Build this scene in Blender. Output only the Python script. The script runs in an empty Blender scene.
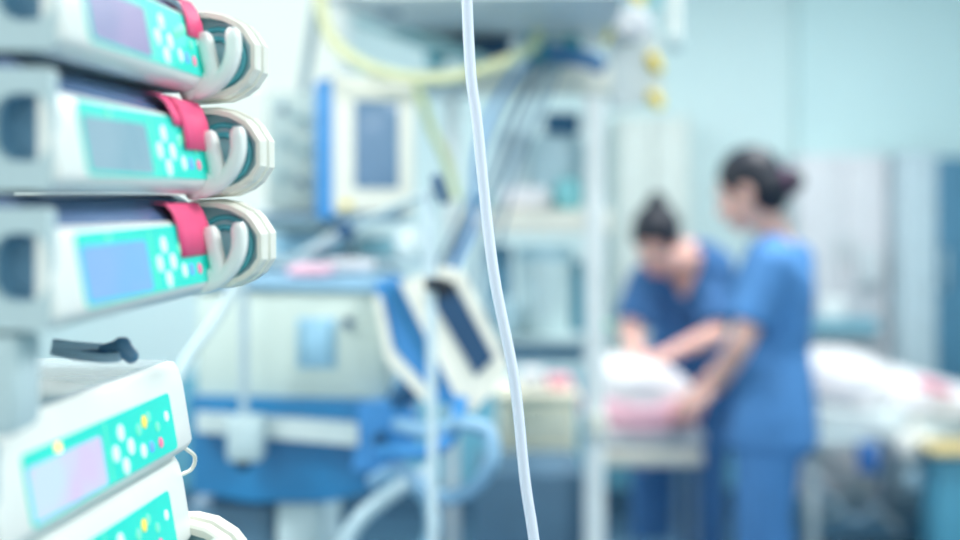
import bpy, bmesh, math, random
from mathutils import Vector as V, Matrix as M
random.seed(7)
PI = math.pi
S = bpy.context.scene
COL = S.collection
F = 1333.33          # focal length in pixels (50 mm on 36 mm, 960 wide)
EYE = 1.5            # camera height
HOR = 195.0          # image row of the horizon

def at(px, py, Y):
    return V(((px-480)*Y/F, Y, EYE-(py-HOR)*Y/F))

# ---------------------------------------------------------------- materials (some darks lightened to put veiling haze into the colour)
def lin(c):
    return tuple(((x/255)/12.92 if x/255 <= .04045 else ((x/255+.055)/1.055)**2.4) for x in c)+(1,)
MATS = {}
def mat(name, rgb, rough=.5, metal=0, coat=0, emit=0, trans=0, var=.06, scale=18, sss=0, spec=.5, bump=0):
    if name in MATS: return MATS[name]
    m = bpy.data.materials.new(name); m.use_nodes = True
    nt = m.node_tree; b = nt.nodes['Principled BSDF']
    c = lin(rgb)
    tc = nt.nodes.new('ShaderNodeTexCoord'); nz = nt.nodes.new('ShaderNodeTexNoise')
    nz.inputs['Scale'].default_value = scale; nz.inputs['Detail'].default_value = 3
    nt.links.new(tc.outputs['Object'], nz.inputs['Vector'])
    rp = nt.nodes.new('ShaderNodeValToRGB')
    rp.color_ramp.elements[0].position = .3; rp.color_ramp.elements[1].position = .7
    rp.color_ramp.elements[0].color = tuple(x*(1-var) for x in c[:3])+(1,)
    rp.color_ramp.elements[1].color = tuple(min(1, x*(1+var)) for x in c[:3])+(1,)
    nt.links.new(nz.outputs['Fac'], rp.inputs['Fac'])
    nt.links.new(rp.outputs['Color'], b.inputs['Base Color'])
    b.inputs['Roughness'].default_value = rough
    b.inputs['Metallic'].default_value = metal
    b.inputs['Coat Weight'].default_value = coat
    b.inputs['Specular IOR Level'].default_value = spec
    if trans: b.inputs['Transmission Weight'].default_value = trans
    if sss:
        b.inputs['Subsurface Weight'].default_value = sss
        b.inputs['Subsurface Scale'].default_value = .01
    if emit:
        nt.links.new(rp.outputs['Color'], b.inputs['Emission Color'])
        b.inputs['Emission Strength'].default_value = emit
    if bump:
        bp = nt.nodes.new('ShaderNodeBump'); bp.inputs['Strength'].default_value = bump
        bp.inputs['Distance'].default_value = .01
        nt.links.new(nz.outputs['Fac'], bp.inputs['Height']); nt.links.new(bp.outputs['Normal'], b.inputs['Normal'])
    MATS[name] = m
    return m

def screen_mat(name, top, bottom, strength, axis='Z', lo=0, hi=1):
    """lit display: one colour field giving way to another, as the display shows it"""
    m = bpy.data.materials.new(name); m.use_nodes = True
    nt = m.node_tree; b = nt.nodes['Principled BSDF']
    tc = nt.nodes.new('ShaderNodeTexCoord'); nz = nt.nodes.new('ShaderNodeTexNoise')
    nz.inputs['Scale'].default_value = 22; nz.inputs['Detail'].default_value = 1
    nt.links.new(tc.outputs['Object'], nz.inputs['Vector'])
    rp = nt.nodes.new('ShaderNodeValToRGB')
    rp.color_ramp.elements[0].position = .35; rp.color_ramp.elements[1].position = .65
    rp.color_ramp.elements[0].color = lin(top); rp.color_ramp.elements[1].color = lin(bottom)
    nt.links.new(nz.outputs['Fac'], rp.inputs['Fac'])
    b.inputs['Base Color'].default_value = (.05, .07, .1, 1)
    nt.links.new(rp.outputs['Color'], b.inputs['Emission Color'])
    b.inputs['Emission Strength'].default_value = strength
    b.inputs['Roughness'].default_value = .25
    return m

WHITE = mat('white_plastic', (240, 241, 236), .32, coat=.2, var=.02)
CREAM = mat('cream_plastic', (238, 236, 224), .38, var=.02)
GREY = mat('grey_plastic', (188, 208, 212), .45, var=.04)
SLATE = mat('slate_plastic', (136, 168, 188), .3, coat=.3, var=.05)
DSLATE = mat('dark_slate_plastic', (84, 126, 156), .4, var=.08)
NAVY = mat('navy_plastic', (34, 84, 124), .45, var=.1)
BLACK = mat('black_rubber', (20, 30, 44), .6, var=.1)
TEALP = mat('teal_keypad', (30, 208, 190), .45, emit=.24, var=.03)  # slight glow added; brighter cyan paints in the panel's reflection
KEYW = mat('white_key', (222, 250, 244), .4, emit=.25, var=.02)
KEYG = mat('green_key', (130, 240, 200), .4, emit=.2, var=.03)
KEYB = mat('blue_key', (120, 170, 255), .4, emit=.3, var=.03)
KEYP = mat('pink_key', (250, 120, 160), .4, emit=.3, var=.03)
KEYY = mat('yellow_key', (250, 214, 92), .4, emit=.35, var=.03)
LEDY = mat('yellow_light', (240, 246, 90), .4, emit=2.0, var=.02)
RED = mat('red_paper', (250, 84, 136), .55, var=.07, scale=40)
RINGIN = mat('blue_grey_inner', (150, 190, 200), .45, var=.05)
TURQ = mat('turquoise_inner', (84, 178, 192), .35, var=.06)
STEEL = mat('steel', (196, 210, 216), .28, metal=.85, var=.05)
CREAMBOX = mat('cream_metal_panel', (206, 220, 212), .42, var=.03, scale=8)
BLUE = mat('blue_enamel', (34, 124, 178), .38, coat=.2, var=.06, scale=6)
BLUE2 = mat('light_blue_enamel', (66, 148, 214), .38, coat=.2, var=.06, scale=6)
LBLUE = mat('pale_blue_plastic', (160, 206, 230), .4, var=.06)
YELLOW = mat('yellow_hose_rubber', (240, 238, 188), .5, var=.06)
YEL2 = mat('yellow_plastic', (250, 216, 70), .5, var=.05)
CYAN = mat('turquoise_plastic', (70, 172, 190), .45, var=.15, scale=25)
PINK = mat('pink_cotton', (248, 196, 212), .85, var=.06, bump=.3)
SHEET = mat('white_cotton', (242, 240, 244), .85, var=.03, bump=.4, scale=12)
SCRUB = mat('blue_scrub_cotton', (76, 134, 194), .8, var=.09, scale=9, bump=.3)
SCRUB2 = mat('deep_blue_scrub_cotton', (58, 108, 162), .8, var=.09, scale=9, bump=.3)
SKIN = mat('skin', (232, 184, 172), .5, var=.04, sss=.15)
HAIR = mat('dark_hair', (18, 26, 42), .55, var=.25, scale=60)
LIPS = mat('lips', (196, 104, 104), .45)
EYEW = mat('eye_white', (235, 235, 235), .3)
IRIS = mat('iris', (40, 30, 26), .3)
PLUM = mat('plum_elastic', (92, 46, 84), .7, var=.1)
OCHRE = mat('ochre_wood_edge', (206, 188, 134), .5, var=.1)
TEALW = mat('teal_laminate', (74, 148, 176), .5, var=.05, scale=4)
SCRD = mat('grey_blue_display', (112, 142, 172), .2, var=.05, scale=5)
SHOE = mat('white_shoe', (225, 230, 232), .6)
CLEAR = mat('clear_blue_plastic', (196, 226, 238), .15, trans=.5, var=.02)
TUBE = mat('milky_infusion_tube', (228, 232, 246), .25, coat=.6, var=.01)

# ---------------------------------------------------------------- mesh helpers
def BM(): return bmesh.new()
def loft(bm, loops, cap=True, close=True):
    rows = [[bm.verts.new(p) for p in lp] for lp in loops]
    n = len(rows[0])
    for a, b in zip(rows, rows[1:]):
        for i in range(n if close else n-1):
            j = (i+1) % n
            try: bm.faces.new((a[i], a[j], b[j], b[i]))
            except ValueError: pass
    if cap:
        for r in (list(reversed(rows[0])), rows[-1]):
            try: bm.faces.new(r)
            except ValueError: pass
def rrect(w, h, r, n=5, cx=0, cy=0):
    pts = []
    r = min(r, w/2-1e-5, h/2-1e-5)
    for qx, qy, a0 in ((1, 1, 0), (-1, 1, 90), (-1, -1, 180), (1, -1, 270)):
        for k in range(n+1):
            a = math.radians(a0+90*k/n)
            pts.append((cx+qx*(w/2-r)+r*math.cos(a), cy+qy*(h/2-r)+r*math.sin(a)))
    return pts
def frame(d):
    d = V(d).normalized()
    t = V((0, 0, 1)) if abs(d.z) < .9 else V((1, 0, 0))
    x = d.cross(t).normalized(); return x, d.cross(x).normalized() * -1, d
def rbox(bm, c, size, r=.004, rot=None):
    """box with rounded vertical outline and softened rims; c = centre"""
    sx, sy, sz = size; r = min(r, sx/2.2, sy/2.2, sz/2.2)
    R = rot or M.Identity(3)
    c = V(c); loops = []
    for z, ins in ((-sz/2, r*.9), (-sz/2+r*.3, r*.3), (-sz/2+r, 0), (sz/2-r, 0), (sz/2-r*.3, r*.3), (sz/2, r*.9)):
        loops.append([c+R@V((x, y, z)) for x, y in rrect(sx-2*ins, sy-2*ins, max(r-ins*.5, .0006), 3)])
    loft(bm, loops)
def pbox(bm, x0, y0, x1, y1, Y, depth, r=.006, rot=None):
    """box whose front face at distance Y covers that part of the photograph"""
    a = at(x0, y0, Y); b = at(x1, y1, Y)
    c = (a+b)/2; c.y = Y+depth/2
    rbox(bm, c, (abs(b.x-a.x), depth, abs(a.z-b.z)), r, rot)
def cone(bm, p0, p1, r0, r1=None, n=16, cap=True):
    r1 = r0 if r1 is None else r1
    p0, p1 = V(p0), V(p1); x, y, d = frame(p1-p0)
    loft(bm, [[p+(x*math.cos(2*PI*k/n)+y*math.sin(2*PI*k/n))*r for k in range(n)] for p, r in ((p0, r0), (p1, r1))], cap)
def capsule(bm, p0, p1, r0, r1=None, n=14):
    r1 = r0 if r1 is None else r1
    p0, p1 = V(p0), V(p1); x, y, d = frame(p1-p0)
    st = []
    for k in range(5):
        a = PI/2*(1-k/4.0); st.append((p0-d*r0*math.sin(a), max(r0*math.cos(a), r0*.02)))
    for k in range(5):
        a = PI/2*k/4.0; st.append((p1+d*r1*math.sin(a), max(r1*math.cos(a), r1*.02)))
    loft(bm, [[p+(x*math.cos(2*PI*k/n)+y*math.sin(2*PI*k/n))*r for k in range(n)] for p, r in st])
def ellipsoid(bm, c, rad, R=None, n=20, m=12):
    c = V(c); R = R or M.Identity(3); loops = []
    for i in range(m+1):
        a = -PI/2+PI*i/m; q = max(math.cos(a), .02)
        loops.append([c+R@V((rad[0]*q*math.cos(2*PI*k/n), rad[1]*q*math.sin(2*PI*k/n), rad[2]*math.sin(a))) for k in range(n)])
    loft(bm, loops)
def smooth_path(pts, n=10):
    pts = [V(p) for p in pts]; P = [pts[0]*2-pts[1]]+pts+[pts[-1]*2-pts[-2]]
    out = []
    for i in range(1, len(P)-2):
        a, b, c, d = P[i-1:i+3]
        for k in range(n):
            t = k/n
            out.append(.5*((2*b)+(c-a)*t+(2*a-5*b+4*c-d)*t*t+(3*b-a-3*c+d)*t**3))
    out.append(P[-2]); return out
def tube(bm, pts, r, n=12, seg=10, corr=0):
    path = smooth_path(pts, seg) if seg else [V(p) for p in pts]
    d0 = (path[1]-path[0]).normalized(); x, y, _ = frame(d0); loops = []
    for i, p in enumerate(path):
        d = (path[min(i+1, len(path)-1)]-path[max(i-1, 0)]).normalized()
        x = (x-d*x.dot(d)).normalized(); y = d.cross(x)
        rr = r*(1+corr*(1 if i % 2 else -1))
        loops.append([p+(x*math.cos(2*PI*k/n)+y*math.sin(2*PI*k/n))*rr for k in range(n)])
    loft(bm, loops)
def prism(bm, pts, fn, w0, w1):
    loft(bm, [[fn(u, v, w) for u, v in pts] for w in (w0, w1)])
def pprism(bm, pix, Y, depth, r=0):
    """outline given where it stands at distance Y, with real thickness"""
    loft(bm, [[at(a, b, Y)+V((0, dy, 0)) for a, b in pix] for dy in (0, depth)])

def link(o, parent=None):
    COL.objects.link(o)
    if parent: o.parent = parent
def obj(name, bm, m, parent=None, smooth=True, local=False, angle=40, label=None):
    bmesh.ops.recalc_face_normals(bm, faces=bm.faces)
    me = bpy.data.meshes.new(name); bm.to_mesh(me); bm.free()
    me.materials.append(m)
    if smooth:
        try: me.shade_smooth()
        except Exception:
            for p in me.polygons: p.use_smooth = True
        try: me.set_sharp_from_angle(angle=math.radians(angle))
        except Exception: pass
    o = bpy.data.objects.new(name, me)
    if parent is not None and not local:
        par = parent; mt = M.Identity(4)
        while par is not None:
            mt = par.matrix_basis @ mt; par = par.parent
        me.transform(mt.inverted())
    link(o, parent)
    if label: o['label'] = label
    return o
def tag(o, label, cat, group=None, kind=None):
    o['label'] = label; o['category'] = cat
    if group: o['group'] = group
    if kind: o['kind'] = kind
    return o
def thing(name, label, cat, loc=(0, 0, 0), rz=0, group=None):
    o = bpy.data.objects.new(name, None); o.empty_display_size = .05
    o.location = loc; o.rotation_euler = (0, 0, rz); o.matrix_basis = M.Translation(V(loc)) @ M.Rotation(rz, 4, 'Z')
    COL.objects.link(o); return tag(o, label, cat, group)
def solo(name, bm, m, label, cat, group=None, **k):
    return tag(obj(name, bm, m, **k), label, cat, group)
def struct(name, bm, m, parent=None, **k):
    o = obj(name, bm, m, parent, **k)
    if parent is None: o['kind'] = 'structure'
    return o
def voxel(bm, vox=.007, it=3, cut=None, fac=.6):
    """fuse overlapping solids into one continuous skin; returns a bmesh"""
    bmesh.ops.recalc_face_normals(bm, faces=bm.faces)
    me = bpy.data.meshes.new('tmp'); bm.to_mesh(me); bm.free()
    o = bpy.data.objects.new('tmp', me); COL.objects.link(o)
    r = o.modifiers.new('r', 'REMESH'); r.mode = 'VOXEL'; r.voxel_size = vox
    s = o.modifiers.new('s', 'SMOOTH'); s.iterations = it; s.factor = fac
    dg = bpy.context.evaluated_depsgraph_get(); dg.update()
    me2 = bpy.data.meshes.new_from_object(o.evaluated_get(dg))
    bpy.data.objects.remove(o); bpy.data.meshes.remove(me)
    b2 = bmesh.new(); b2.from_mesh(me2); bpy.data.meshes.remove(me2)
    if cut:
        bmesh.ops.delete(b2, geom=[v for v in b2.verts if cut(v.co)], context='VERTS')
        for _ in range(14):      # even out the hem left by the cut
            mv = {}
            for v in b2.verts:
                nb = [e.other_vert(v).co for e in v.link_edges if e.is_boundary]
                if len(nb) == 2: mv[v] = v.co*.4+(nb[0]+nb[1])*.3
            for v, c_ in mv.items(): v.co = c_
    return b2

# ================================================================= the room
WALLC = mat('pale_cyan_wall_paint', (218, 240, 242), .7, var=.015, scale=2)
WALLR = mat('cyan_wall_paint', (208, 236, 239), .7, var=.015, scale=2)
WALLLOW = mat('lower_wall_paint', (112, 182, 206), .6, var=.04, scale=3)
CEIL = mat('ceiling_paint', (236, 244, 244), .8, var=.01)
def floor_mat():
    m = mat('vinyl_floor', (70, 104, 130), .35, var=.12, scale=3); return m
BY = 6.4
b = BM(); rbox(b, (0, 2.2, -.05), (6.6, 8.6, .1), .002); struct('floor', b, floor_mat())
b = BM(); rbox(b, (0, 2.2, 2.95), (6.6, 8.6, .1), .002); struct('ceiling', b, CEIL)
b = BM(); rbox(b, (-3.25, 2.2, 1.45), (.1, 8.6, 2.9), .002); struct('wall_left', b, WALLC)
b = BM(); rbox(b, (3.25, 2.2, 1.45), (.1, 8.6, 2.9), .002); struct('wall_right', b, WALLR)
# back wall round a window opening
wx0, wx1, wz0, wz1 = -2.5, -.62, 1.42, 2.6
b = BM()
def slab(x0, x1, z0, z1, y0=BY, y1=BY+.12): rbox(b, ((x0+x1)/2, (y0+y1)/2, (z0+z1)/2), (x1-x0, y1-y0, z1-z0), .001)
slab(-3.3, wx0, 0, 2.9); slab(wx1, 3.3, .55, 2.9); slab(wx0, wx1, 0, wz0); slab(wx0, wx1, wz1, 2.9); slab(wx1, 3.3, 0, .55)
struct('wall_back', b, WALLC)
b = BM(); rbox(b, (1.9, BY-.008, .32), (2.8, .016, .64), .002); rbox(b, (.4, BY-.008, .32), (.19, .016, .64), .002); rbox(b, (-.7, BY-.008, .32), (2.0, .016, .64), .002)
struct('trim_1', b, WALLLOW)
b = BM(); rbox(b, (2.4, BY-.045, 2.15), (1.78, .06, 1.5), .004); struct('trim_2', b, WALLR)
b = BM(); rbox(b, (0, BY-.03, .05), (6.4, .03, .1), .004); struct('baseboard_back', b, mat('baseboard_vinyl', (60, 100, 128), .5))
w = thing('window_1', 'wide bright daylight window in the back wall behind the equipment', 'window', ((wx0+wx1)/2, BY+.06, wz0)); w['kind'] = 'structure'
FR = mat('white_window_frame', (236, 242, 242), .5)
b = BM()
for x in (wx0+.025, (wx0+wx1)/2, wx1-.025): rbox(b, (x, BY+.05, (wz0+wz1)/2), (.05, .06, wz1-wz0), .004)
for z in (wz0+.025, wz1-.025): rbox(b, ((wx0+wx1)/2, BY+.05, z), (wx1-wx0-.004, .052, .046), .004)
obj('window_frame', b, FR, w)
gm = bpy.data.materials.new('window_glass'); gm.use_nodes = True
nt = gm.node_tree; nt.nodes.clear()
o_ = nt.nodes.new('ShaderNodeOutputMaterial'); mx = nt.nodes.new('ShaderNodeMixShader'); tr = nt.nodes.new('ShaderNodeBsdfTransparent'); gl = nt.nodes.new('ShaderNodeBsdfGlossy')
gl.inputs['Roughness'].default_value = .05; tr.inputs['Color'].default_value = (.985, .995, .99, 1); mx.inputs[0].default_value = .04
nt.links.new(tr.outputs[0], mx.inputs[1]); nt.links.new(gl.outputs[0], mx.inputs[2]); nt.links.new(mx.outputs[0], o_.inputs[0])
b = BM(); rbox(b, ((wx0+wx1)/2, BY+.055, (wz0+wz1)/2), (wx1-wx0, .006, wz1-wz0), .001); obj('window_pane', b, gm, w)
b = BM(); rbox(b, ((wx0+wx1)/2, BY-.05, wz0-.02), (wx1-wx0+.1, .16, .03), .004); obj('window_sill', b, FR, w)

# added ceiling panels, unseen overhead, put in to light the ward
LAMP = mat('added_lamp_diffuser', (250, 255, 255), .6, emit=6, var=0)
for i, (x, y) in enumerate([(-1.5, -1.3), (1.3, -1.3), (-1.5, 1.3), (1.3, 1.3), (-1.5, 4.1), (1.3, 4.1)]):
    t = thing('added_ceiling_light', 'added unseen square ceiling panel that lights the ward', 'ceiling light', (x, y, 2.9), 0, 'added ceiling light panels')
    b = BM(); rbox(b, (x, y, 2.885), (.66, .66, .03), .004); obj('added_light_frame', b, FR, t)
    b = BM(); rbox(b, (x, y, 2.867), (.6, .6, .01), .002); obj('diffuser', b, LAMP, t)
    l = bpy.data.lights.new('lamp', 'AREA'); l.shape = 'SQUARE'; l.size = .58; l.energy = (24, 24, 44, 44, 54, 54)[i]; l.color = (1, .99, .97)
    lo = bpy.data.objects.new('lamp', l); lo.location = (x, y, 2.85); COL.objects.link(lo)

# ================================================================= infusion pumps
L = .295
def PP(u, v, w, y0=.0365, ln=.243):
    """point on the sloping keypad: u along, v up, w outwards (metres from the housing)"""
    a = V((0, 0, .011)); c = V((-.0075, 0, .052)); up = (c-a)
    nrm = V((up.z, 0, -up.x)).normalized()
    q = a+up*v+nrm*w; q.y = y0+ln*u; return q
def bezel_bm(dark, L=L):
    if dark: prof = [(-.013, .0005), (-.010, .001), (-.004, .004), (-.0006, .0085), (0, .011), (-.0075, .052), (-.0085, .0538), (-.0105, .0550), (-.013, .0552)]
    else: prof = [(-.020, .0005), (-.010, .001), (-.004, .004), (-.0006, .0085), (0, .011), (-.0075, .052), (-.0115, .066), (-.0155, .0712), (-.020, .0715)]
    b = BM(); cx, cz = -.013, .034; lp = []
    for y, s in ((0, .86), (.002, .93), (.006, .98), (.012, 1), (L-.012, 1), (L-.006, .985), (L-.002, .95), (L, .9)):
        lp.append([V((cx+(x-cx)*s, y, cz+(z-cz)*(1-(1-s)*.35))) for x, z in prof])
    loft(b, lp); return b
def pump(label, loc, rz, scr, dark=True, drive=True, ring_scale=(1, 1, 0), redtag=None, glare=None):
    L = globals()['L']+(0 if dark else .022)
    t = thing('infusion_pump', label, 'infusion pump', loc, rz, None)
    obj('front_bezel', bezel_bm(dark, L), WHITE, t, local=True, angle=35)
    # rear body, its near end holds a deep grip recess
    b = BM(); X0, X1 = -.150, (-.0125 if dark else -.0195); Z0, Z1 = .002, (.0548 if dark else .068); cy = -.0025
    n = 6
    outer = [V((x, cy, z)) for x, z in rrect(X1-X0, Z1-Z0, .004, n, (X0+X1)/2, (Z0+Z1)/2)]
    def lip(w_, h_, r_, y): return [V((x, y, z)) for x, z in rrect(w_, h_, r_, n, -.0205, .035)]
    far = [V((x, L-.003, z)) for x, z in rrect(X1-X0, Z1-Z0, .004, n, (X0+X1)/2, (Z0+Z1)/2)]
    o1 = [V((x, .008, z)) for x, z in rrect(X1-X0, Z1-Z0, .004, n, (X0+X1)/2, (Z0+Z1)/2)]
    xe = -.0045; outer = [V((x, cy, z)) for x, z in rrect(xe-X0, .064, .004, n, (X0+xe)/2, .034)]; o2 = [V((q.x, .006, q.z)) for q in outer]
    loft(b, [far, o1, o2, outer, lip(.0315, .036, .013, cy), lip(.0295, .034, .012, cy+.004)], cap=False)
    b.faces.new([b.verts.new(p) for p in far])
    bmesh.ops.remove_doubles(b, verts=b.verts, dist=1e-5)
    obj('rear_housing', b, GREY, t, local=True)  # grey puts the dimmer light on the end faces into the colour
    b = BM(); loft(b, [lip(.0295, .034, .012, cy+.004), lip(.026, .030, .012, cy+.020)], cap=False); b.faces.new([b.verts.new(p) for p in lip(.026, .030, .012, cy+.020)])
    bmesh.ops.remove_doubles(b, verts=b.verts, dist=1e-5)
    obj('grip_recess', b, mat('painted_shade_recess', (104, 150, 178), .5), t, local=True)  # slate tone paints the grip's own shadow into the recess
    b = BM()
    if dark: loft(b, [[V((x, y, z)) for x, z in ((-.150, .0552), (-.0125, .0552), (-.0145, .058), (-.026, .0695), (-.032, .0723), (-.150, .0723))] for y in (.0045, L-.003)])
    else: rbox(b, (-.0835, L/2, .0695), (.129, L-.004, .005), .0015)
    obj('top_cover', b, mat('painted_shade_cover', (96, 122, 164), .25, coat=.4) if dark else mat('pale_slate_top', (176, 200, 210), .18, coat=.3), t, local=True)  # indigo on the dark version paints in shade from the pump above
    # keypad, display, keys
    kp = BM(); mp = lambda u, v, w: PP(u/.243, v/.0417, w)
    prism(kp, rrect(.243, .0417, .004, 5, .1215, .0208), mp, -.001, .0008)
    k = obj('control_panel', kp, TEALP, t, local=True)
    b = BM(); prism(b, rrect(.106, .0315, .003, 5, .0560, .0178), mp, 0, .0012); obj('display', b, scr, k, local=True)
    b = BM(); prism(b, rrect(.0012, .039, .0005, 2, .1185, .0208), mp, 0, .0011); obj('divider', b, KEYG, k, local=True)
    def key(u, v, r, m, nm='key'):
        b = BM(); pts = [(u*.243+r*math.cos(2*PI*q/16), v*.0417+r*math.sin(2*PI*q/16)) for q in range(16)]
        loft(b, [[mp(x, y, 0) for x, y in pts], [mp(x, y, .0014) for x, y in pts], [mp(u*.243+(x-u*.243)*.8, v*.0417+(y-v*.0417)*.8, .0018) for x, y in pts]])
        return obj(nm, b, m, k, local=True)
    for u, v in ((.53, .42), (.585, .70), (.64, .42), (.585, .16)): key(u, v, .0057, KEYW, 'arrow_key')
    key(.725, .25, .0050, KEYW, 'ok_key'); key(.715, .62, .0042, KEYG); key(.80, .75, .0038, KEYG)
    key(.765, .70, .0046, KEYY if not dark else KEYG, 'bolus_key')
    key(.79, .25, .0040, KEYB); key(.865, .24, .0038, KEYP, 'stop_key'); key(.86, .52, .0036, KEYG)
    key(.945, .62, .0040, KEYW, 'power_key')
    b = BM(); c = (.19, .905)
    pts = [(c[0]*.243+.0034*math.cos(2*PI*q/12), c[1]*.0417+.0028*math.sin(2*PI*q/12)) for q in range(12)]
    prism(b, pts, mp, 0, .0018); obj('status_light', b, LEDY if not dark else KEYG, k, local=True)
    if drive:
        sx, sz, dz = ring_scale
        out = [(-.022, .068), (-.004, .0685), (.009, .0662), (.0215, .0600), (.0265, .0550), (.0335, .0440), (.0335, .0250), (.0270, .0150), (.0190, .0090), (.008, .0045), (-.022, .002)]
        def ring(off, y): # outline shrunk by off
            c = V((.004, 0, .035)); r = []
            for x, z in out:
                q = V((x, 0, z))-c; ln = q.length; q = c+q*((ln-off)/ln)
                r.append(V((q.x*sx, y, dz+.035+(q.z-.035)*sz)))
            return r
        y0 = L-.004
        b = BM(); loft(b, [ring(.0052, y0+.012), ring(.0052, y0), ring(.0014, y0-.001), ring(0, y0+.001), ring(0, y0+.014), ring(.0012, y0+.015)], cap=False)
        h = obj('drive_housing', b, CREAM, t, local=True, angle=14)
        b = BM(); loft(b, [ring(.0055, y0+.012), ring(.0018, y0+.0149), ring(.0018, y0+.0172)], cap=False); obj('seam', b, mat('seam_grey', (130, 140, 140), .6), h, local=True)
        b = BM(); loft(b, [ring(.0012, y0+.0166), ring(-.0012, y0+.0175), ring(-.0012, y0+.034), ring(.001, y0+.037)], cap=True); obj('drive_cover', b, CREAM, t, local=True, angle=14)
        b = BM(); loft(b, [ring(.005, y0+.010), ring(.0052, y0+.0128)], cap=True); obj('inner_plate', b, RINGIN, h, local=True)
        b = BM()
        for rr, yy in ((.020, .0095), (.013, .0085)):
            pa = [V(((.002+rr*math.cos(a))*sx, y0+yy, dz+.035+(rr*math.sin(a)*1.05)*sz)) for a in [PI*(-.62+1.5*q/24) for q in range(25)]]
            tube(b, pa, .0022, 8, 0)
        obj('guide_groove', b, TURQ, h, local=True)
        # the U-shaped syringe claw in front of it
        b = BM(); yc = L-.026
        def bar(pts, wd):
            path = smooth_path([V((x*sx, 0, dz+z*sz)) for x, z in pts], 6); lp = []
            for i, p in enumerate(path):
                d = (path[min(i+1, len(path)-1)]-path[max(i-1, 0)]).normalized(); nn = V((d.z, 0, -d.x))
                e = min(i, len(path)-1-i); q = wd*(.55 if e == 0 else .88 if e == 1 else 1)
                lp.append([p+nn*x_+V((0, yc+y_, 0)) for x_, y_ in rrect(q, .014*(q/wd), q*.35, 3)])
            loft(b, lp)
        bar([(-.010, .005), (.006, .011), (.0165, .022), (.0215, .036), (.0210, .053)], .0105)
        bar([(.006, .010), (.006, .022), (.003, .035), (-.0005, .050)], .0110)
        bar([(-.016, .004), (-.002, .011), (.007, .018)], .013)
        obj('syringe_claw', b, WHITE, t, local=True)
    else:
        b = BM(); tube(b, [V((-.006, L-.002, .004)), V((-.001, L+.006, -.004)), V((-.004, L+.008, -.014)), V((-.012, L-.002, -.018))], .0016, 8); obj('tube_guide', b, CREAM, t, local=True)
    if redtag:
        for (u0, u1, vb, tilt, wofs) in redtag:
            b = BM(); lp = []
            for s_, (v_, w_) in enumerate(((1.42, -.010), (1.36, -.002), (1.22, .0012), (1.0, .0030), (vb, .0024))):
                row = [PP(u0+(u1-u0)*q/6+tilt*s_, v_, w_+wofs+.0006*math.sin(q*1.3+s_)) for q in range(7)]
                lp.append(row)
            loft(b, lp, cap=False, close=False)
            o = obj('sticker_tag', b, RED, t, local=True, label='red sticker tag')
            sm = o.modifiers.new('thickness', 'SOLIDIFY'); sm.thickness = .0004
    return t

A5 = math.radians(-5.0); A6 = math.radians(-6.2)
ux, uy = -.2174, .69
pump('topmost white infusion pump of the upper stack, with a purple display', (ux+.003, uy, 1.5730), math.radians(-3.4), ring_scale=(1, 1, -.006), scr=
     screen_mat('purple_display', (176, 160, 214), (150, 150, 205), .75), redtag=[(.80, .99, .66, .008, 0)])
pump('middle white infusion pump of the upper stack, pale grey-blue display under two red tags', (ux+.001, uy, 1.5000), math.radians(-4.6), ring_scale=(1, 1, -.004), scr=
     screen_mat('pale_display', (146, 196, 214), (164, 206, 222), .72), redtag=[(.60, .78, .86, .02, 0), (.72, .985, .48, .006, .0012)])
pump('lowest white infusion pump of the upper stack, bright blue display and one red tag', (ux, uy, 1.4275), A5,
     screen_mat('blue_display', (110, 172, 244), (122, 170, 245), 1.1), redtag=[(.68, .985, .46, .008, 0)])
lx, ly = -.2554, .7137
pump('top white pump of the lower stack with lilac display and yellow lamp', (lx, ly, 1.3010), A6,
     screen_mat('lilac_display', (206, 190, 250), (190, 214, 252), 1.15), dark=False, drive=False)
pump('second white pump down the lower stack, half cut off by the photo edge', (lx, ly, 1.2285), A6,
     screen_mat('lilac_display_dim', (206, 190, 250), (190, 214, 252), .9), dark=False, drive=False)
pump('white pump at the bottom of the lower stack, only its rounded cream drive end showing', (lx, ly, 1.1560), A6,
     screen_mat('lilac_display_low', (206, 190, 250), (190, 214, 252), .8), dark=False, drive=True, ring_scale=(1.22, 1.5, .006))

# docking column, pole and wheeled base that carry the two stacks
t = thing('pump_stand', 'grey docking column on a steel pole behind the stacked pumps', 'stand', (-.46, .85, 0))
Rz = M.Rotation(A5, 3, 'Z')
b = BM(); rbox(b, V((ux, uy, 1.50))+Rz@V((-.176, L/2, 0)), (.05, L*.96, .36), .01, Rz); obj('docking_rail', b, GREY, t)
b = BM(); rbox(b, V((lx, ly, 1.27))+Rz@V((-.178, L/2, 0)), (.045, L*.96, .20), .01, Rz); obj('docking_rail', b, GREY, t)
b = BM(); cone(b, (-.46, .85, .08), (-.46, .85, 1.85), .016); obj('pole', b, STEEL, t)
b = BM(); rbox(b, (-.43, .85, 1.55), (.06, .05, .05), .008); obj('pole_clamp', b, DSLATE, t)
b = BM(); rbox(b, (-.45, .85, 1.27), (.05, .05, .05), .008); obj('pole_clamp', b, DSLATE, t)
for k in range(5):
    a = 2*PI*k/5+.3; e = V((-.46+.28*math.cos(a), .85+.28*math.sin(a), .085))
    b = BM(); capsule(b, (-.46, .85, .10), e, .018, .013); lg = obj('leg', b, GREY, t)
    b = BM(); cone(b, e+V((-.012, 0, -.055)), e+V((.012, 0, -.055)), .03); obj('castor', b, BLACK, lg)

b = BM(); rbox(b, (-.300, .712, 1.401), (.120, .040, .054), .006); obj('docking_frame', b, GREY, bpy.data.objects['pump_stand'])
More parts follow.
